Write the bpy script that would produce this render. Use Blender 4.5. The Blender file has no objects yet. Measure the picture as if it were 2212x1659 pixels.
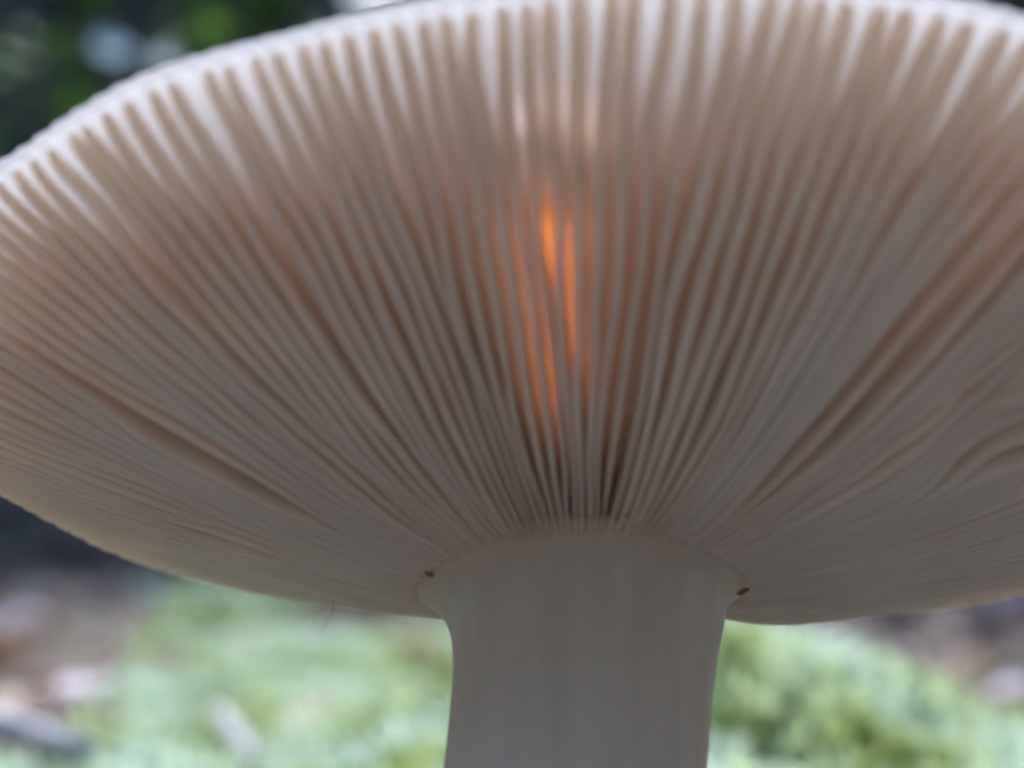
import bpy, bmesh, math, random
import numpy as np
from mathutils import Vector, Matrix
from mathutils.bvhtree import BVHTree
random.seed(7); rng = np.random.default_rng(11)
sc = bpy.context.scene
CM = 0.01
# ------------------------------------------------------------------ camera
F, PW, PH = 4245.0, 2212.0, 1659.0            # focal length and picture size in photograph pixels
LEAN = math.radians(22.0)                     # the mushroom leans back from the lens
O = Vector((0, 0, 5.6 * CM))                  # centre of the ring where the gills meet the stem
PITCH = math.radians(4.87)
RIGHT = Vector((1, 0, 0)); FWD = Vector((0, math.cos(PITCH), math.sin(PITCH))); UP = Vector((0, -math.sin(PITCH), math.cos(PITCH)))
_d = (RIGHT * ((1255 - PW / 2) / F) + UP * ((PH / 2 - 1289.1) / F) + FWD).normalized()
CAM = O - _d * 15.0 * CM
cd = bpy.data.cameras.new('camera'); cam = bpy.data.objects.new('camera', cd); sc.collection.objects.link(cam)
cam.location = CAM
cam.rotation_euler = (math.pi / 2 + PITCH, 0, 0)
cd.sensor_width = 36; cd.lens = 36 * F / PW
cd.clip_start = 0.002; cd.clip_end = 200
cd.dof.use_dof = True; cd.dof.focus_distance = 15.5 * CM
cd.dof.aperture_fstop = cd.lens / 3.7         # a lens opening of 3.7 mm
sc.camera = cam
# ------------------------------------------------------------------ sky and sun
SUN_EL, SUN_AZ = 52.0, -12.0                  # behind the mushroom, a little to the left
w = bpy.data.worlds.new('World'); sc.world = w; w.use_nodes = True
nt = w.node_tree; bg = nt.nodes['Background']
sky = nt.nodes.new('ShaderNodeTexSky'); sky.sky_type = 'NISHITA'; sky.sun_disc = False
sky.sun_elevation = math.radians(SUN_EL); sky.sun_rotation = math.radians(SUN_AZ)
nt.links.new(sky.outputs[0], bg.inputs[0]); bg.inputs[1].default_value = 0.145
sd = bpy.data.lights.new('sun', 'SUN'); sun = bpy.data.objects.new('sun', sd); sc.collection.objects.link(sun)
sd.energy = 0.5; sd.angle = math.radians(14); sd.color = (1.0, 0.97, 0.94)
_to = Vector((math.sin(math.radians(SUN_AZ)) * math.cos(math.radians(SUN_EL)), math.cos(math.radians(SUN_AZ)) * math.cos(math.radians(SUN_EL)), math.sin(math.radians(SUN_EL))))
sun.rotation_euler = _to.to_track_quat('Z', 'Y').to_euler(); sun.location = _to * 3
sc.view_settings.view_transform = 'Standard'; sc.view_settings.look = 'None'; sc.view_settings.gamma = 1
sc.view_settings.exposure = 3.22
sc.render.engine = 'CYCLES'
sc.cycles.use_denoising = True
sc.cycles.max_bounces = 7; sc.cycles.diffuse_bounces = 6; sc.cycles.transmission_bounces = 6; sc.cycles.sample_clamp_indirect = 6
sc.cycles.use_adaptive_sampling = True; sc.cycles.adaptive_threshold = 0.03; sc.cycles.adaptive_min_samples = 16

# ------------------------------------------------------------------ helpers
COL = sc.collection
def link(o, parent=None):
    COL.objects.link(o); o.parent = parent
    return o
def mesh_obj(name, verts, faces, mat, parent=None, smooth=True):
    me = bpy.data.meshes.new(name); me.from_pydata([tuple(v) for v in verts], [], [tuple(f) for f in faces]); me.update()
    if smooth: me.polygons.foreach_set('use_smooth', [True] * len(me.polygons))
    me.materials.append(mat)
    return link(bpy.data.objects.new(name, me), parent)
def empty(name, loc=(0, 0, 0)):
    o = bpy.data.objects.new(name, None); o.empty_display_size = 0.01; o.location = loc
    return link(o)
def tag(o, label=None, cat=None, group=None, kind=None):
    if label: o['label'] = label
    if cat: o['category'] = cat
    if group: o['group'] = group
    if kind: o['kind'] = kind
    return o
def ray(px, py):
    return (RIGHT * ((px - PW / 2) / F) + UP * ((PH / 2 - py) / F) + FWD).normalized()
def smooth01(x):
    x = np.clip(x, 0, 1); return x * x * (3 - 2 * x)
class Noise2:                                  # smooth value noise on a lattice
    def __init__(self, seed, n=64): self.g = np.random.default_rng(seed).random((n, n)); self.n = n
    def __call__(self, x, y):
        x = np.asarray(x, float); y = np.asarray(y, float)
        xi = np.floor(x).astype(int); yi = np.floor(y).astype(int); fx = smooth01(x - xi); fy = smooth01(y - yi); n = self.n
        a = self.g[xi % n, yi % n]; b = self.g[(xi + 1) % n, yi % n]; c = self.g[xi % n, (yi + 1) % n]; d = self.g[(xi + 1) % n, (yi + 1) % n]
        return (a + (b - a) * fx) * (1 - fy) + (c + (d - c) * fx) * fy
N1, N2, N3, N4 = Noise2(1), Noise2(2), Noise2(3), Noise2(4)
def tube(pts, rads, seg=8):
    vs, fs = [], []
    pts = [Vector(p) for p in pts]
    for i, p in enumerate(pts):
        t = (pts[min(i + 1, len(pts) - 1)] - pts[max(i - 1, 0)]).normalized()
        a = t.orthogonal().normalized() if i == 0 else (a - t * a.dot(t)).normalized()
        b = t.cross(a)
        for k in range(seg):
            q = 2 * math.pi * k / seg
            vs.append(p + (a * math.cos(q) + b * math.sin(q)) * rads[i])
    n = len(pts)
    for i in range(n - 1):
        for k in range(seg):
            fs.append((i * seg + k, i * seg + (k + 1) % seg, (i + 1) * seg + (k + 1) % seg, (i + 1) * seg + k))
    fs.append(tuple(range(seg))[::-1]); fs.append(tuple((n - 1) * seg + k for k in range(seg)))
    return vs, fs

# ------------------------------------------------------------------ materials
def mat(name):
    m = bpy.data.materials.new(name); m.use_nodes = True
    return m, m.node_tree.nodes, m.node_tree.links, m.node_tree.nodes['Principled BSDF']
def ramp(n, stops):
    r = n.new('ShaderNodeValToRGB'); e = r.color_ramp.elements
    while len(e) < len(stops): e.new(0.5)
    for k, (p, c) in enumerate(stops): e[k].position = p; e[k].color = (*c, 1)
    return r
def noise_fac(n, l, scale, detail=4, coord='Object', stretch=None):
    tc = n.new('ShaderNodeTexCoord'); t = n.new('ShaderNodeTexNoise'); t.inputs['Scale'].default_value = scale; t.inputs['Detail'].default_value = detail
    if stretch:
        mp = n.new('ShaderNodeMapping'); mp.inputs['Scale'].default_value = stretch; l.new(tc.outputs[coord], mp.inputs['Vector']); l.new(mp.outputs[0], t.inputs['Vector'])
    else: l.new(tc.outputs[coord], t.inputs['Vector'])
    return t
def flesh_material(name, c1, c2, radius, scale, rough=0.75, stretch=None, nscale=120, bump=0.15):
    m, n, l, b = mat(name)
    t = noise_fac(n, l, nscale, 5, stretch=stretch); r = ramp(n, [(0.3, c1), (0.7, c2)])
    l.new(t.outputs['Fac'], r.inputs[0]); l.new(r.outputs[0], b.inputs['Base Color'])
    b.inputs['Roughness'].default_value = rough; b.inputs['Specular IOR Level'].default_value = 0.25
    b.inputs['Subsurface Weight'].default_value = 1.0; b.inputs['Subsurface Radius'].default_value = radius; b.inputs['Subsurface Scale'].default_value = scale
    bp = n.new('ShaderNodeBump'); bp.inputs['Strength'].default_value = bump; bp.inputs['Distance'].default_value = 0.0004
    l.new(t.outputs['Fac'], bp.inputs['Height']); l.new(bp.outputs[0], b.inputs['Normal'])
    return m
def leafy_material(name, stops, scale, trans=0.4, rough=0.5, spec=0.3, coord='Object', tcol=None):
    m, n, l, b = mat(name)
    t = noise_fac(n, l, scale, 3, coord); r = ramp(n, stops); l.new(t.outputs['Fac'], r.inputs[0])
    l.new(r.outputs[0], b.inputs['Base Color']); b.inputs['Roughness'].default_value = rough; b.inputs['Specular IOR Level'].default_value = spec
    tr = n.new('ShaderNodeBsdfTranslucent'); l.new(r.outputs[0], tr.inputs[0])
    if tcol:
        r2 = ramp(n, tcol); l.new(t.outputs['Fac'], r2.inputs[0]); l.new(r2.outputs[0], tr.inputs[0])
    mx = n.new('ShaderNodeMixShader'); mx.inputs[0].default_value = trans
    l.new(b.outputs[0], mx.inputs[1]); l.new(tr.outputs[0], mx.inputs[2]); l.new(mx.outputs[0], n['Material Output'].inputs[0])
    return m
M = {}
def cap_material():
    # flesh lets light through according to how deep it is: attribute flesh_depth in cm, measured on the skin
    m, n, l, b = mat('cap_flesh')
    t = noise_fac(n, l, 120, 5); r = ramp(n, [(0.3, (0.81, 0.83, 0.88)), (0.7, (0.87, 0.89, 0.93))]); l.new(t.outputs['Fac'], r.inputs[0]); b.inputs['Roughness'].default_value = 0.7; b.inputs['Specular IOR Level'].default_value = 0.25
    at = n.new('ShaderNodeAttribute'); at.attribute_name = 'flesh_depth'; cc = n.new('ShaderNodeCombineColor')
    for k, sg_ in enumerate(SIGMA):
        a = n.new('ShaderNodeMath'); a.operation = 'MULTIPLY'; l.new(at.outputs['Fac'], a.inputs[0]); a.inputs[1].default_value = -sg_
        e = n.new('ShaderNodeMath'); e.operation = 'EXPONENT'; l.new(a.outputs[0], e.inputs[0])
        g = n.new('ShaderNodeMath'); g.operation = 'MULTIPLY'; l.new(e.outputs[0], g.inputs[0]); g.inputs[1].default_value = 0.95; l.new(g.outputs[0], cc.inputs[k])
    st = n.new('ShaderNodeAttribute'); st.attribute_name = 'glow_and_tan'  # orange light between the gills, put into the flesh colour
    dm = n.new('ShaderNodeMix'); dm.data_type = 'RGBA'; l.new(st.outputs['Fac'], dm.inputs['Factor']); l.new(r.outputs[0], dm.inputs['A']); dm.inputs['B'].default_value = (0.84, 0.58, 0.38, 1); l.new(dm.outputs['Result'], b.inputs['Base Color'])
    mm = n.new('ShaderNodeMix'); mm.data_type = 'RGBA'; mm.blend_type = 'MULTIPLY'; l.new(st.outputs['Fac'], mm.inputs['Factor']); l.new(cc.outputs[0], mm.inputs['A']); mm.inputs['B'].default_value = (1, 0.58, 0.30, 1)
    tr = n.new('ShaderNodeBsdfTranslucent'); l.new(mm.outputs['Result'], tr.inputs[0])
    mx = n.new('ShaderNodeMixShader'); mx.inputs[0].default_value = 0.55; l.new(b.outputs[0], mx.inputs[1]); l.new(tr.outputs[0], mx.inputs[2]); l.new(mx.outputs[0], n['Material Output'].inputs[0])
    return m
SIGMA = (6.0, 6.6, 7.0)
M['flesh'] = cap_material()
M['stem'] = flesh_material('stem_flesh', (0.41, 0.375, 0.325), (0.47, 0.435, 0.385), (1.0, 0.75, 0.55), 0.0015, stretch=(1, 1, 0.12), nscale=500, bump=0.25)
_m = M['stem']; _n, _l = _m.node_tree.nodes, _m.node_tree.links; _b = _n['Principled BSDF']
_tc = _n.new('ShaderNodeTexCoord'); _sp = _n.new('ShaderNodeSeparateXYZ'); _l.new(_tc.outputs['Object'], _sp.inputs[0])
_t = noise_fac(_n, _l, 700, 4, stretch=(1, 1, 0.3)); _a = _n.new('ShaderNodeMath'); _a.operation = 'MULTIPLY_ADD'; _l.new(_t.outputs['Fac'], _a.inputs[0]); _a.inputs[1].default_value = 0.0030; _l.new(_sp.outputs['Z'], _a.inputs[2])
_q = _n.new('ShaderNodeMapRange'); _l.new(_a.outputs[0], _q.inputs['Value']); _q.inputs['From Min'].default_value = -0.0002; _q.inputs['From Max'].default_value = 0.0022; _q.inputs['To Max'].default_value = 0.75
_mx = _n.new('ShaderNodeMix'); _mx.data_type = 'RGBA'; _src = _b.inputs['Base Color'].links[0].from_socket
_l.new(_q.outputs[0], _mx.inputs['Factor']); _l.new(_src, _mx.inputs['A']); _mx.inputs['B'].default_value = (0.56, 0.38, 0.25, 1); _l.new(_mx.outputs['Result'], _b.inputs['Base Color'])   # brownish bruise where gills and stem meet
M['gill'] = leafy_material('gill', [(0.3, (0.88, 0.86, 0.79)), (0.7, (0.94, 0.93, 0.88))], 140, trans=0.52, rough=0.7, spec=0.2, tcol=[(0.3, (0.88, 0.60, 0.39)), (0.7, (0.93, 0.70, 0.50))])
m, n, l, b = mat('insect_hole'); b.inputs['Base Color'].default_value = (0.20, 0.105, 0.045, 1); b.inputs['Roughness'].default_value = 0.9; M['hole'] = m
m, n, l, b = mat('fibre'); b.inputs['Base Color'].default_value = (0.10, 0.09, 0.06, 1); b.inputs['Roughness'].default_value = 0.6; M['fibre'] = m
def shade_zones(n, l, t, col, b):
    # dark humus, near side and far bank, with shade painted in; moss soil between
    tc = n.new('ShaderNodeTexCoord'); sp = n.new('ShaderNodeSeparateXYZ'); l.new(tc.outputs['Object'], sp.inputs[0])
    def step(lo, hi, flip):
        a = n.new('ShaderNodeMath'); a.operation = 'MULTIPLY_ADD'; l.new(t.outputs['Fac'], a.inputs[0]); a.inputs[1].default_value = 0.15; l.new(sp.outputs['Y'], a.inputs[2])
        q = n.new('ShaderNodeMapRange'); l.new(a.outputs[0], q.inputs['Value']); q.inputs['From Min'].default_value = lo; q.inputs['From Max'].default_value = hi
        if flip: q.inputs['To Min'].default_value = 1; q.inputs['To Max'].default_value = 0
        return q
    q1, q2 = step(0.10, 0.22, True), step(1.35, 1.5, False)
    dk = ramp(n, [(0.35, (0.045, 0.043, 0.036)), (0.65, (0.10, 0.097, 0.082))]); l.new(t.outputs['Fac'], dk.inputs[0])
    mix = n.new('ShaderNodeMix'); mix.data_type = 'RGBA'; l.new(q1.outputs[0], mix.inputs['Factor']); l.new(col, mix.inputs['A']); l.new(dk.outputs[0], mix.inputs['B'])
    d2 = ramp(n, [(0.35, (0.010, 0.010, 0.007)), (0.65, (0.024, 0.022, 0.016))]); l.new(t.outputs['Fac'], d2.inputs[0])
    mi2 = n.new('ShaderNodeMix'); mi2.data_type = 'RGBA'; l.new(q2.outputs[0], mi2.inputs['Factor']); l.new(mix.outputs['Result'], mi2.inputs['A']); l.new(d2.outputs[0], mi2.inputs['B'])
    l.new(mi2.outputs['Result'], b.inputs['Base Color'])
m, n, l, b = mat('ground'); t = noise_fac(n, l, 22, 8); r = ramp(n, [(0.3, (0.035, 0.024, 0.016)), (0.5, (0.09, 0.06, 0.045)), (0.7, (0.06, 0.075, 0.03))]); l.new(t.outputs['Fac'], r.inputs[0]); b.inputs['Roughness'].default_value = 0.95
shade_zones(n, l, t, r.outputs[0], b)
bp = n.new('ShaderNodeBump'); bp.inputs['Distance'].default_value = 0.01; l.new(t.outputs['Fac'], bp.inputs['Height']); l.new(bp.outputs[0], b.inputs['Normal']); M['ground'] = m
m, n, l, b = mat('humus'); t = noise_fac(n, l, 6, 8); r = ramp(n, [(0.35, (0.012, 0.011, 0.008)), (0.65, (0.03, 0.028, 0.018))]); l.new(t.outputs['Fac'], r.inputs[0]); l.new(r.outputs[0], b.inputs['Base Color']); b.inputs['Roughness'].default_value = 0.95; M['humus'] = m
M['moss'] = leafy_material('moss', [(0.29, (0.10, 0.11, 0.03)), (0.38, (0.27, 0.34, 0.10)), (0.48, (0.43, 0.53, 0.30)), (0.62, (0.50, 0.61, 0.49))], 26, trans=0.4, rough=0.6, spec=0.15)
M['shrub'] = leafy_material('shrub_leaf', [(0.35, (0.035, 0.09, 0.012)), (0.65, (0.15, 0.28, 0.05))], 9, trans=0.3, rough=0.45, spec=0.4)
M['sky_sheen_leaf'] = leafy_material('sky_sheen_leaf', [(0.35, (0.13, 0.22, 0.20)), (0.65, (0.20, 0.31, 0.29))], 30, trans=0.25, rough=0.35, spec=0.5)  # sky reflection on glossy leaves, put into their colour
LEAFC = {'lilac': [(0.35, (0.27, 0.22, 0.26)), (0.65, (0.40, 0.34, 0.38))], 'brown': [(0.35, (0.13, 0.065, 0.035)), (0.65, (0.22, 0.12, 0.07))],
         'tan': [(0.35, (0.36, 0.25, 0.15)), (0.65, (0.48, 0.36, 0.24))], 'dark': [(0.35, (0.05, 0.035, 0.04)), (0.65, (0.09, 0.065, 0.07))]}
for k, v in LEAFC.items(): M['leaf_' + k] = leafy_material('fallen_leaf_' + k, v, 90, trans=0.2, rough=0.55, spec=0.35)
m, n, l, b = mat('twig_bark'); t = noise_fac(n, l, 300, 4); r = ramp(n, [(0.3, (0.20, 0.19, 0.20)), (0.7, (0.36, 0.35, 0.37))]); l.new(t.outputs['Fac'], r.inputs[0]); l.new(r.outputs[0], b.inputs['Base Color']); b.inputs['Roughness'].default_value = 0.8; M['twig'] = m
m, n, l, b = mat('stalk'); b.inputs['Base Color'].default_value = (0.05, 0.045, 0.02, 1); b.inputs['Roughness'].default_value = 0.7; M['stalk'] = m

# ------------------------------------------------------------------ ground
def gh(x, y):
    """height of the forest floor; y counts from the stem, away from the lens"""
    x = np.asarray(x, float); y = np.asarray(y, float)
    h = 0.010 * (N1(x * 9 + 20, y * 9 + 20) - 0.5) + 0.022 * (N2(x * 3.3 + 20, y * 3.3 + 20) - 0.5)
    h = h + 0.020 * (N3(x * 24 + 7, y * 24 + 3) - 0.5) * (y < 2) * smooth01((y - 0.05) / 0.1)
    h = h * smooth01((np.hypot(x, y) - 0.04) / 0.2)
    h = h + 0.030 * smooth01((y - 0.45) / 1.2)                                       # gentle rise
    h = h + 0.048 * np.exp(-(((x - 0.035) / 0.080) ** 2 + ((y - 0.30) / 0.095) ** 2))  # mossy mound beside the stem
    h = h + 1.7 * smooth01((y - 1.30) / 1.5) + 1.2 * smooth01((y - 3) / 6)           # bank behind
    h = h + 2.4 * smooth01((-y - 0.30) / 1.25) + 1.6 * smooth01((np.abs(x) - 0.75) / 1.3)                                        # unseen near bank and side slopes, added to block sky light
    return h
def lattice(xs, ys):
    X, Y = np.meshgrid(xs, ys); Z = gh(X, Y); nx, ny = len(xs), len(ys)
    v = np.stack([X, Y, Z], -1).reshape(-1, 3)
    i = np.arange(nx * ny).reshape(ny, nx)
    f = np.stack([i[:-1, :-1], i[:-1, 1:], i[1:, 1:], i[1:, :-1]], -1).reshape(-1, 4)
    return v, f
def spread(a, b, fine0, fine1, step, grow=1.25):
    c = list(np.arange(fine0, fine1 + 1e-6, step)); s = step
    lo = []; p = fine0
    while p > a: s *= grow; p -= s; lo.append(p)
    hi = []; s = step; p = c[-1]
    while p < b: s *= grow; p += s; hi.append(p)
    return np.array(lo[::-1] + c + hi)
v, f = lattice(spread(-40, 40, -0.8, 0.9, 0.012), spread(-40, 40, -0.2, 2.2, 0.012))
ground = mesh_obj('forest_floor', v, f, M['ground']); tag(ground, kind='structure')

# ------------------------------------------------------------------ mushroom: shape of the cap
# fitted: ring radius, rim radius, rim height and bowl exponent round the stem (cm, local frame, theta 0 towards the lens)
RA = 1.2
def Rrim(t): return 5.2142 + 0.5132 * np.sin(t) - 0.0192 * np.cos(t) - 0.5683 * np.cos(2 * t) + 0.035 * np.sin(7 * t + 1) + 0.02 * np.sin(17 * t)
def Zrim(t): return 1.6759 - 0.048 * np.sin(t) + 0.3651 * np.cos(t) + 0.1457 * np.cos(2 * t) + 0.02 * np.sin(9 * t) - 0.11 * smooth01((np.cos(t) + 0.3) / 0.6)
def far_lift(t):
    a = np.degrees(np.asarray(t, float)) % 360
    return 0.29 * np.minimum(smooth01((a - 134) / 32), smooth01((218 - a) / 38))
def edge_w(t, s): return far_lift(t) + Zrim(t) * np.clip(s, 0, 2) ** (1.209 + 0.3774 * np.cos(t)) - (0.0056 + 0.034 * np.sin(t)) * np.sin(np.pi * np.clip(s * 1.4, 0, 1)) + (0.12 + 0.14 * np.clip(np.sin(t), 0, 1)) * np.clip(0.05 - np.cos(t), 0, 1) * (1 - smooth01(s / 0.4))
def depth(s): return 0.055 + 0.215 * (1 - np.clip(s, 0, 1) ** 1.6) * smooth01((s + 0.35) / 0.5)
def radius(t, s): return RA + s * (Rrim(t) - RA)
def loc(t, s, w): r = radius(t, s); return np.stack([r * np.sin(t), -r * np.cos(t), w], -1) * CM
def wrap(a): return (a + np.pi) % (2 * np.pi) - np.pi
def glow_pit(t, s):
    """furrow added on the unseen top of the cap to let light through: 1 at its bottom"""
    td = np.degrees(wrap(t))
    a = np.exp(-((td + 5.0) / 6.4) ** 4) * smooth01((s - 0.02) / 0.26) * smooth01((0.70 - s) / 0.05) * 0.87  # furrow invented so the thinned flesh glows
    for g, sq, r_ in ((-6.4, 0.82, 1.5), (-3.6, 0.83, 1.4), (-1.6, 0.80, 1.1), (0.6, 0.77, 1.0)):   # thin spots added above the furrow to make white light flecks
        a = np.maximum(a, 0.97 * np.exp(-((td - g) / r_) ** 2 - ((s - sq) / 0.05) ** 2))
    return a
def thick(t, s):
    th = 0.06 + 0.16 * smooth01((0.45 - np.cos(t)) / 0.6) + 1.02 * (1 - np.clip(s, 0, 1)) ** 1.05
    return th * (1 - glow_pit(t, s))
ROOT = empty('mushroom', O)
ROOT.rotation_euler = (-LEAN, 0, 0)
bpy.context.view_layer.update()
tag(ROOT, 'large pale mushroom seen from below, thick cream stem and widely fanned gills', 'mushroom')
# flesh of the cap
NT = 688
ts = np.linspace(-np.pi, np.pi, NT, endpoint=False)
NG = 172
ss = np.concatenate([np.linspace(-0.28, 0.55, 24), np.linspace(0.57, 0.9, 30), np.linspace(0.92, 1.0, 8)])
bump = 0.5 - 0.5 * np.cos((ts + np.pi) / (2 * np.pi) * NG * 2 * np.pi)   # a scallop for each gill
rings = []; deep = []
for s in ss:                                    # underside
    g = smooth01((s - 0.8) / 0.2)
    rings.append(loc(ts, s + 0 * ts, edge_w(ts, s + 0 * ts) + depth(s + 0 * ts) - 0.03 * g * bump)); deep.append(0 * ts)
for a in np.linspace(0.15, 0.85, 5):            # rounded, softly scalloped margin
    q = a * math.pi
    w0 = edge_w(ts, 1 + 0 * ts) + depth(1.0); h = thick(ts, 1 + 0 * ts)
    out = (0.030 + 0.034 * bump + 0.02 * N3(ts * 14 + 60, 3 + 0 * ts)) * math.sin(q)
    rings.append(loc(ts, 1 + out / 4, w0 + h * (0.5 - 0.5 * math.cos(q)) - 0.03 * bump * (1 - a))); deep.append(0 * ts + 0.04)
for s in ss[::-1][1:]:                          # top
    k = 0.012 * (N1(ts * 12 + 40, s * 9 + 0 * ts) - 0.5)
    rings.append(loc(ts, s + 0 * ts, edge_w(ts, s + 0 * ts) + depth(s + 0 * ts) + thick(ts, s + 0 * ts) + k)); deep.append(thick(ts, s + 0 * ts))
v = np.concatenate(rings); nr = len(rings)
i = np.arange(nr * NT).reshape(nr, NT); j = np.roll(i, -1, axis=1)
f = np.stack([i[:-1], i[1:], j[1:], j[:-1]], -1).reshape(-1, 4).tolist()
v = v.tolist(); c0 = len(v)
v.append((0, 0, float(edge_w(np.array(0.), np.array(0.)) + 0.3) * CM)); v.append((0, 0, 1.35 * CM))
for k in range(NT):
    f.append((int(i[0, k]), int(j[0, k]), c0)); f.append((int(j[-1, k]), int(i[-1, k]), c0 + 1))
cap = mesh_obj('cap', v, f, M['flesh'], ROOT)
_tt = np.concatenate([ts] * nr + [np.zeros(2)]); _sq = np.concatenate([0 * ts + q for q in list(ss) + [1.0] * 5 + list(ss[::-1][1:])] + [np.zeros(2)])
_st = np.exp(-((np.degrees(_tt) + 5.0) / 8.0) ** 2) * smooth01((_sq - 0.02) / 0.08) * smooth01((0.74 - _sq) / 0.06)  # amber glow near the front gills, painted into the flesh
_st = np.maximum(_st, 0.60 * smooth01((0.92 - _sq) / 0.3))  # weaker tan over the rest of the inner flesh
cap.data.attributes.new('glow_and_tan', 'FLOAT', 'POINT').data.foreach_set('value', _st.astype(np.float32))
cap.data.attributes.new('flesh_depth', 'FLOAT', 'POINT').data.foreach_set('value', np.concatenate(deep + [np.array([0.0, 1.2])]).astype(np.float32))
# gills
BANDS = [(24, 35, 0.97), (-62, -54, 0.9), (-82, -71, 0.95), (48, 58, 0.85), (8, 11, 0.7)]   # degrees where gills are pressed together
GAPS = [(37, 3.6, .06, .95), (-66.5, 5.2, .14, .80), (-34, 1.2, .06, .8), (15.5, 0.9, .06, .8), (-8, 0.4, .06, .7), (63, 2.2, .1, .8), (-47, 1.3, .06, .8), (-56, 1.0, .2, .7),
        (-86, 1.8, .3, .8), (78, 1.4, .06, .8), (5.5, 0.9, .02, .55), (11, 0.8, .05, .7), (-96, 7.0, .0, .24), (-92, 6.0, .24, .52), (50, 1.2, .1, .6), (-25, 0.7, .05, .7)]   # degrees, width, from, to
def opening(td, s):
    # gills pushed apart on both sides of a gap, between stem and margin (degrees)
    out = 0 * s
    for g, amp, lo, hi in GAPS:
        win = smooth01((s - lo) / (0.3 * (hi - lo))) * smooth01((hi - s) / (0.5 * (hi - lo)))
        q = (td - g) / 2.6; out = out + amp * q * math.exp(-q * q / 2) * win
    return out
tg = np.sort(np.radians((np.arange(NG) + 0.5 + rng.uniform(-0.10, 0.10, NG)) * 360 / NG - 180))
sg = np.concatenate([np.linspace(-0.03, 0.10, 6), np.linspace(0.14, 0.9, 26), [0.93, 0.955, 0.970, 0.980, 0.987, 0.991]])
def gill_mesh(k):
    t0 = tg[k]; td = math.degrees(t0)
    gapw = 0.5 * (wrap(tg[(k + 1) % NG] - t0) + wrap(t0 - tg[k - 1]))
    close = 0.40 + 0.34 * float(N4(t0 * 9 + 30, 7)) + rng.uniform(-0.07, 0.07) + 0.34 * smooth01((abs(td) - 35) / 35) * (0.0 if rng.random() < 0.22 else 1.0)
    for a, b_, c in BANDS:
        if a <= td <= b_: close = c
    s = sg; n_ = len(s)
    crink = float(np.exp(-((td - 58) / 11) ** 2))
    wob = gapw * (0.55 * (N1(s * 3.0 + k * 0.35, k * 0.21 + 0 * s) - 0.5) + 0.34 * (N2(s * 9 + k * 1.7, k * 1.3 + 0 * s) - 0.5)) * (0.4 + 0.6 * smooth01(s / 0.3))
    wob = wob + gapw * crink * 2.2 * (N3(s * 13 + k, k * .6 + 0 * s) - 0.5) * smooth01((s - 0.25) / 0.2)
    lean = gapw * (0.9 * (float(N3(t0 * 4 + 40, 3)) - 0.5) + 0.25 * (N2(s * 4 + 9, k * 0.6 + 0 * s) - 0.5))
    wob = wob + np.radians(opening(td, s))
    d = depth(s) + 0.02
    d = d * (1 + 0.10 * (N4(s * 5 + k * 2.1, k * 0.9 + 0 * s) - 0.5))
    d = d * (1 - crink * 0.80 * smooth01((N1(s * 8 + k * 0.3, k * 0.35 + 0 * s) - 0.45) / 0.2) * smooth01((s - 0.3) / 0.15) * smooth01((0.85 - s) / 0.1))
    graze = np.exp(-((td + 5.0) / 4.4) ** 4) * smooth01((s - 0.675) / 0.025) * smooth01((0.84 - s) / 0.10)
    d = d * (1 - 0.80 * graze)
    endr = np.sqrt(np.clip(1 - ((s - 0.955) / 0.0365).clip(0, 1) ** 2, 0, 1))
    startr = smooth01((s + 0.05) / 0.06)
    top = edge_w(t0, s) + depth(s) + 0.03
    rr = radius(t0, s)
    half = 0.5 * close * gapw * rr * (1 - 0.12 * smooth01((s - 0.8) / 0.2))
    half = half * (1 + (0.68 / close - 1) * smooth01((s - 0.6) / 0.25))
    half = np.minimum(half, 0.062) * (0.25 + 0.75 * endr)
    dd = (d + 0.03) * (0.15 + 0.85 * endr) * (0.5 + 0.5 * startr)
    prof = [(-0.75, 0.0), (-0.85, 0.45), (-1.0, 0.80), (-0.72, 0.95), (0, 1.0), (0.72, 0.95), (1.0, 0.80), (0.85, 0.45), (0.75, 0.0)]
    vs = []
    for (a, q) in prof:
        th = t0 + wob + lean * q + a * half / rr
        vs.append(loc(th, s, top - dd * q))
    vs = np.stack(vs, 1)                        # (n, 9, 3)
    m_ = len(prof); fs = []
    for a in range(n_ - 1):
        for b_ in range(m_ - 1):
            fs.append((a * m_ + b_, a * m_ + b_ + 1, (a + 1) * m_ + b_ + 1, (a + 1) * m_ + b_))
    fs.append(tuple(range(m_))[::-1]); fs.append(tuple((n_ - 1) * m_ + q for q in range(m_)))
    return vs.reshape(-1, 3), fs
for k in range(NG):
    v, f = gill_mesh(k)
    mesh_obj('gill', v, f, M['gill'], cap)
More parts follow.
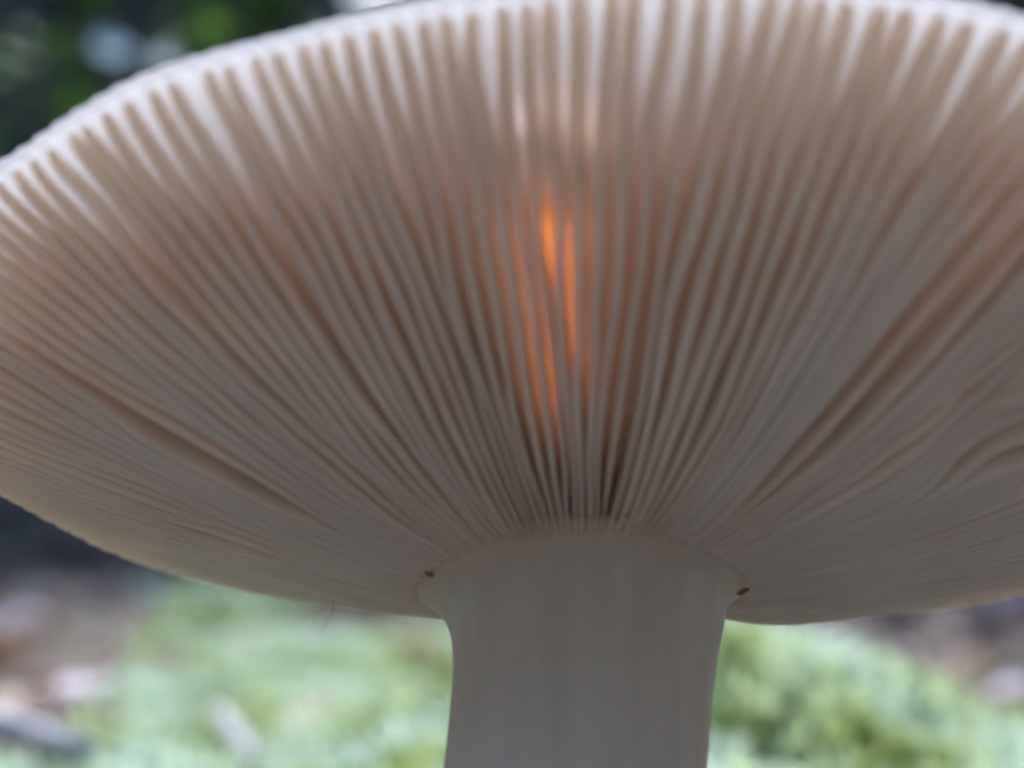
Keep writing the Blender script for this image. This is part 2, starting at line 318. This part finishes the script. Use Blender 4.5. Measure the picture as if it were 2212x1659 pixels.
# stem: flares into the cap
prof = [(-7.5, 0.98), (-6.0, 1.10), (-5.0, 1.03), (-4.0, 0.985), (-3.0, 0.965), (-2.2, 0.955), (-1.5, 0.955), (-1.0, 0.96), (-0.7, 0.97), (-0.45, 0.985), (-0.30, 1.01), (-0.18, 1.04), (-0.10, 1.08), (-0.04, 1.13), (0.01, 1.18), (0.07, 1.23), (0.16, 1.28), (0.30, 1.32)]
prof = prof[:10]
flare = [(1.005, -0.26), (1.03, -0.17), (1.065, -0.11), (1.11, -0.066), (1.165, -0.036), (1.23, -0.014), (1.31, 0.004), (1.40, 0.024), (1.49, 0.07)]
ns = 96; v = []; f = []
for k_, (w_, r_) in enumerate(prof + [(o_, r_) for r_, o_ in flare]):
    for q in range(ns):
        a = 2 * math.pi * q / ns; ww = w_
        if k_ >= len(prof): ww = w_ + float(edge_w(np.array(wrap(a)), np.array(max(0.0, (r_ - RA) / 4.0)))) * min(1, (k_ - len(prof) + 1) / 4)
        bend = 0.055 * min(1, max(0, -ww / 0.3)) - 0.10 * max(0, -ww - 0.3) - 0.002 * max(0, -ww - 0.3) ** 2
        rr = r_ * (1 + 0.035 * max(0, math.sin(a)) * math.exp(-((ww + 0.2) / 0.25) ** 2)) * (1 + 0.010 * math.sin(3 * a + 0.3 * w_) + 0.006 * math.sin(7 * a + 1 + 0.5 * w_)) + 0.006 * float(N2(q * 0.5, w_ * 0.4 + 30) - 0.5)
        if k_ >= len(prof) + 5: rr *= 1 - 0.025 * math.sin(a) ** 2
        if math.sin(a) < 0: rr *= 1 - 0.018 * math.sin(a) * math.exp(-((ww + 0.2) / 0.2) ** 2)
        v.append((rr * math.sin(a) * CM + bend * CM, -rr * math.cos(a) * CM, ww * CM))
prof = prof + flare
for a in range(len(prof) - 1):
    for q in range(ns):
        f.append((a * ns + q, a * ns + (q + 1) % ns, (a + 1) * ns + (q + 1) % ns, (a + 1) * ns + q))
f.append(tuple(range(ns))[::-1]); f.append(tuple((len(prof) - 1) * ns + q for q in range(ns)))
stem = mesh_obj('stem', v, f, M['stem'], ROOT)
sm = stem.modifiers.new('smooth', 'SUBSURF'); sm.levels = 1; sm.render_levels = 1

# small things found on the mushroom by looking along a pixel
MW = Matrix.Translation(O) @ Matrix.Rotation(-LEAN, 4, 'X')
tv, tf = [], []
for o in [stem, cap] + list(cap.children):
    b0 = len(tv); tv += [MW @ q.co for q in o.data.vertices]; tf += [[b0 + a for a in p.vertices] for p in o.data.polygons]
BVH = BVHTree.FromPolygons(tv, tf)
def hit(px, py):
    return BVH.ray_cast(CAM, ray(px, py))
def insect_hole(px, py, a, b_, rot):
    p, nrm, _, _ = hit(px, py)
    if p is None: return
    p = p - ray(px, py) * b_ * 0.9
    z = (-ray(px, py)); x = z.orthogonal().normalized(); x = (RIGHT - z * RIGHT.dot(z)).normalized(); y = z.cross(x)
    c, s_ = math.cos(rot), math.sin(rot); vs, fs = [], []; n_ = 14
    for (k, hh) in ((1.15, -1.2), (1.08, 0.10), (0.9, 0.12), (0.72, -0.02), (0.35, -0.10)):
        for q in range(n_):
            g = 2 * math.pi * q / n_; j_ = 1 + 0.14 * math.sin(2 * g + 1) + 0.08 * math.sin(5 * g)
            u, w_ = a * k * j_ * math.cos(g), b_ * k * j_ * math.sin(g)
            vs.append(MW.inverted() @ (p + x * (u * c - w_ * s_) + y * (u * s_ + w_ * c) + z * hh * b_))
    for r_ in range(4):
        for q in range(n_): fs.append((r_ * n_ + q, r_ * n_ + (q + 1) % n_, (r_ + 1) * n_ + (q + 1) % n_, (r_ + 1) * n_ + q))
    fs.append(tuple(4 * n_ + q for q in range(n_)))
    o = mesh_obj('insect_hole', vs, fs, M['hole'], stem)
    return o
insect_hole(926, 1236, 0.036 * CM, 0.026 * CM, math.radians(-55))
insect_hole(1606, 1274, 0.050 * CM, 0.028 * CM, math.radians(28))

# fine fibres hanging from the lower edge of the cap
def fibre(pix, dist, r, label):
    pts = [CAM + ray(px, py) * (dist + k * 0.0006) for k, (px, py) in enumerate(pix)]
    vs, fs = tube(pts, [r * (1 - 0.5 * k / len(pts)) for k in range(len(pts))], 6)
    return tag(mesh_obj('fibre', vs, fs, M['fibre']), label, 'fibre', None)
p0 = hit(700, 1295)[0]; dist0 = (p0 - CAM).length if p0 else 0.16
fibre([(719, 1300), (720, 1318), (716, 1330), (704, 1345), (695, 1364)], dist0, 0.000034, 'short hooked dark fibre hanging under the pale cap edge')
fibre([(712, 1298), (700, 1316), (680, 1327), (655, 1336), (636, 1343)], dist0, 0.000022, 'long faint fibre slanting away below the pale cap edge')

# ------------------------------------------------------------------ moss
def moss_mask(x, y):
    m_ = N2(x * 4.2 + 33.3, y * 4.2 + 11.7) * 0.6 + N3(x * 11 + 5, y * 11 + 9) * 0.4
    near = np.exp(-(((x - 0.03) / 0.12) ** 2 + ((y - 0.28) / 0.13) ** 2))
    left = np.exp(-(((x + 0.04) / 0.12) ** 2 + ((y - 0.55) / 0.28) ** 2))
    return m_ - 0.4 * (1 - smooth01((y + 0.03) / 0.12)) + 0.45 * near + 0.30 * left - 0.25 * smooth01((y - 1.1) / 0.5) - 0.5 * smooth01((x - 0.045) / 0.05) * smooth01((y - 0.36) / 0.08) - 0.38 * smooth01((-x - 0.105) / 0.05) * smooth01((0.9 - y) / 0.2) - 0.35 * smooth01((-x - 0.20) / 0.08) * smooth01((y - 0.55) / 0.25)
def moss(nb, x0, x1, y0, y1, hgt, wid):
    x = rng.uniform(x0, x1, nb * 3); y = rng.uniform(y0, y1, nb * 3)
    keep = (moss_mask(x, y) > 0.50) & (np.hypot(x, y) > 0.02)
    keep &= ~((np.abs(x) < 0.05) & (y < 0.0))
    x, y = x[keep][:nb], y[keep][:nb]; n_ = len(x); z = gh(x, y) - 0.001
    h = hgt * rng.uniform(0.5, 1.3, n_); a = rng.uniform(0, 2 * np.pi, n_); tilt = rng.uniform(0.1, 0.9, n_); w_ = wid * rng.uniform(0.6, 1.3, n_)
    dx, dy = np.cos(a), np.sin(a); b0 = np.stack([x - dy * w_, y + dx * w_, z], -1); b1 = np.stack([x + dy * w_, y - dx * w_, z], -1)
    mid0 = np.stack([x + dx * h * tilt * .4 - dy * w_ * 1.3, y + dy * h * tilt * .4 + dx * w_ * 1.3, z + h * .6], -1)
    mid1 = np.stack([x + dx * h * tilt * .4 + dy * w_ * 1.3, y + dy * h * tilt * .4 - dx * w_ * 1.3, z + h * .6], -1)
    tip = np.stack([x + dx * h * tilt, y + dy * h * tilt, z + h * (1.1 - 0.4 * tilt)], -1)
    V = np.stack([b0, b1, mid1, mid0, tip], 1).reshape(-1, 3); k = np.arange(n_)[:, None] * 5
    me = bpy.data.meshes.new('moss')
    F4 = (k + np.array([0, 1, 2, 3])).tolist(); F3 = (k + np.array([3, 2, 4])).tolist()
    me.from_pydata(V.tolist(), [], F4 + F3); me.materials.append(M['moss'])
    return link(bpy.data.objects.new('moss', me))
o = moss(90000, -0.55, 0.6, 0.02, 1.5, 0.011, 0.0011)
tag(o, 'soft bright green moss cushions spread over the forest floor', 'moss', kind='stuff')

# ------------------------------------------------------------------ fallen leaves and twigs
def leaf_mesh(name, L, W, curl, fold, material, wave=0.0, n_=9):
    vs, fs = [], []
    for a in range(n_):
        u = a / (n_ - 1); half = W * (math.sin(math.pi * min(1, u * 1.02) ** 0.85) ** 0.8 if 0 < u < 1 else 0.02)
        for q in (-1, -0.5, 0, 0.5, 1):
            x = (u - 0.5) * L; y = q * half
            z = curl * L * (2 * u - 1) ** 2 + fold * abs(y) + wave * L * math.sin(u * 9 + q * 2) * abs(q)
            vs.append((x, y, z))
    for a in range(n_ - 1):
        for q in range(4): fs.append((a * 5 + q, (a + 1) * 5 + q, (a + 1) * 5 + q + 1, a * 5 + q + 1))
    me = bpy.data.meshes.new(name); me.from_pydata(vs, [], fs); me.polygons.foreach_set('use_smooth', [True] * len(fs)); me.materials.append(material)
    return me
LEAFM = {c: [leaf_mesh('fallen_leaf', 0.028 * q, 0.014 * q, 0.12 * (1 + 0.5 * math.sin(q * 9)), 0.35, M['leaf_' + c], 0.03) for q in (0.8, 1.0, 1.3)] for c in LEAFC}
LEAFL = {'lilac': 'pale lilac-grey fallen leaf lying curled on the moss', 'brown': 'reddish brown fallen leaf lying among the moss',
         'tan': 'tan dry fallen leaf lying on the green moss', 'dark': 'dark wet purplish fallen leaf on the bare litter'}
def ground_at(px, py):
    d = ray(px, py); t = np.arange(0.2, 4, 0.004); P = np.array(CAM)[None] + np.array(d)[None] * t[:, None]
    k = np.nonzero(P[:, 2] < gh(P[:, 0], P[:, 1]))[0]
    return Vector(P[k[0]].tolist()) if len(k) else None
def put_leaf(px, py, c, q=1, yaw=None, lift=0.007, pitch=None, scale=1.0):
    p = ground_at(px, py)
    if p is None: return
    o = bpy.data.objects.new('fallen_leaf', LEAFM[c][q]); link(o); scale *= 0.85
    o.location = (p.x, p.y, float(gh(p.x, p.y)) + lift * scale)
    o.rotation_euler = (random.uniform(-0.5, 0.5), pitch if pitch is not None else random.uniform(-0.5, 0.5), yaw if yaw is not None else random.uniform(0, 6.28)); o.scale = (scale,) * 3
    tag(o, LEAFL[c], 'leaf', c + ' fallen leaves on the forest floor')
for a in [(237, 1295, 'lilac', 1, 0.3), (45, 1370, 'lilac', 2, 0.2), (185, 1545, 'lilac', 1, 1.1), (10, 1470, 'brown', 2, 0.0), (25, 1415, 'tan', 1, 0.4), (680, 1610, 'tan', 1, 1.2),
          (205, 1620, 'brown', 1, 0.6), (60, 1560, 'brown', 1, 2.0), (160, 1235, 'dark', 2, 0.4), (120, 1200, 'dark', 2, 1.0), (20, 1110, 'dark', 2, 0.1), (215, 1215, 'dark', 1, 2.2),
          (930, 1505, 'brown', 0, 0.2), (900, 1450, 'tan', 1, 0.5), (700, 1345, 'tan', 0, 0.0), (1790, 1360, 'lilac', 1, 0.1), (2200, 1525, 'lilac', 0, 0.3), (2150, 1400, 'dark', 2, 0.2),
          (2080, 1345, 'dark', 2, 0.6), (2190, 1340, 'lilac', 1, 0.5), (2110, 1470, 'brown', 2, 0.2), (1950, 1352, 'dark', 1, 1.3), (2200, 1440, 'lilac', 0, 0.9), (360, 1480, 'tan', 0, 1.0), (540, 1430, 'tan', 0, 2.0)]:
    put_leaf(*a)
for k in range(70):
    put_leaf(random.uniform(-300, 2500), random.uniform(1205, 1400), random.choice(['brown', 'dark', 'dark', 'brown', 'lilac', 'tan']), random.randint(0, 2), scale=random.uniform(0.6, 1.0))
for k in range(26):
    put_leaf(random.uniform(1850, 2400), random.uniform(1320, 1440), random.choice(['brown', 'dark', 'dark', 'lilac']), random.randint(0, 1), scale=random.uniform(0.6, 0.9))
for k in range(22):
    put_leaf(random.uniform(-60, 330), random.uniform(1180, 1660), random.choice(['brown', 'dark', 'brown', 'tan', 'lilac']), random.randint(0, 1), scale=random.uniform(0.5, 0.8))
def twig(pixels, r, label, lift=0.004):
    pts = []
    for px, py in pixels:
        p = ground_at(px, py)
        if p: pts.append(Vector((p.x, p.y, float(gh(p.x, p.y)) + lift + r)))
    vs, fs = tube(pts, [r * (1 - 0.3 * k / len(pts)) for k in range(len(pts))], 8)
    return tag(mesh_obj('twig', vs, fs, M['twig']), label, 'twig')
twig([(-60, 1640), (30, 1668), (90, 1690), (170, 1740)], 0.0045, 'thick pale grey twig lying beside brown fallen leaves', 0.006)
twig([(470, 1600), (500, 1640), (530, 1680), (560, 1730)], 0.0035, 'slim grey twig lying alone in the bright moss', 0.004)

# ------------------------------------------------------------------ shrubs on the bank
SLEAF = [leaf_mesh('leaf', 0.045, 0.015, 0.10, 0.25, M['shrub'], 0.02), leaf_mesh('leaf', 0.034, 0.012, 0.14, 0.2, M['shrub'], 0.03)]
PLEAF = leaf_mesh('leaf', 0.040, 0.018, 0.06, 0.12, M['sky_sheen_leaf'], 0.01)
SHL = 'low dark leafy shrub growing on the shaded bank behind'
def shrub(x, y, hgt, nl, spreadr, pale=()):
    z = float(gh(x, y)) - 0.02; r_ = empty('leafy_shrub', (x, y, z))
    tag(r_, SHL, 'shrub', 'leafy shrubs on the shaded bank')
    tips = []
    for k in range(6):
        a = k * 1.05 + random.uniform(-0.3, 0.3); q = spreadr * random.uniform(0.4, 1.0)
        pts = [Vector((0, 0, 0)), Vector((math.cos(a) * q * 0.3, math.sin(a) * q * 0.3, hgt * 0.4)), Vector((math.cos(a) * q * 0.7, math.sin(a) * q * 0.7, hgt * 0.75)), Vector((math.cos(a) * q, math.sin(a) * q, hgt * random.uniform(0.85, 1.05)))]
        vs, fs = tube(pts, [0.004, 0.003, 0.0022, 0.001], 6); mesh_obj('branch', vs, fs, M['stalk'], r_); tips.append(pts)
    for k in range(nl):
        p = random.choice(tips); u = random.uniform(0.8, 3.0); i_ = min(2, int(u)); q = p[i_].lerp(p[i_ + 1], u - i_)
        o = link(bpy.data.objects.new('leaf', random.choice(SLEAF)), r_)
        a = random.uniform(0, 6.28); o.rotation_euler = (random.uniform(-0.7, 0.7), random.uniform(-0.7, 0.5), a)
        o.location = q + Vector((math.cos(a), math.sin(a), 0)) * 0.02 * random.uniform(0.6, 1.6); o.scale = (random.uniform(0.8, 1.5),) * 3
    for (P_, e_, s_) in pale:
        o = link(bpy.data.objects.new('leaf', PLEAF), r_); o.location = P_ - Vector((x, y, z)); o.rotation_euler = e_; o.scale = (s_,) * 3
    return r_
for k in range(22):
    x = -0.75 + 1.5 * (k % 8) / 7 + random.uniform(-0.05, 0.05) if k < 16 else -0.58 + 0.1 * (k - 16); y = 1.62 + 0.30 * (k // 8) - (0.42 if k > 15 else 0) + random.uniform(-0.1, 0.1)
    pale = []
    if k == 2: pale = [(CAM + ray(245, 105) * 1.72, (0.9, 0.1, 0.3), 0.95), (CAM + ray(372, 125) * 1.74, (0.8, -0.3, 0.1), 1.0)]
    if k == 4: pale = [(CAM + ray(800, -10) * 1.74, (0.7, 0.1, 0.0), 1.3)]
    o = shrub(x, y, random.uniform(0.28, 0.42), 44, 0.17, pale)
    if k == 2: o['label'] = 'leafy shrub on the shaded bank with two leaves coloured pale blue-green as sky sheen'
    if k == 4: o['label'] = 'leafy shrub on the shaded bank with a single leaf coloured pale blue-green as sky sheen'
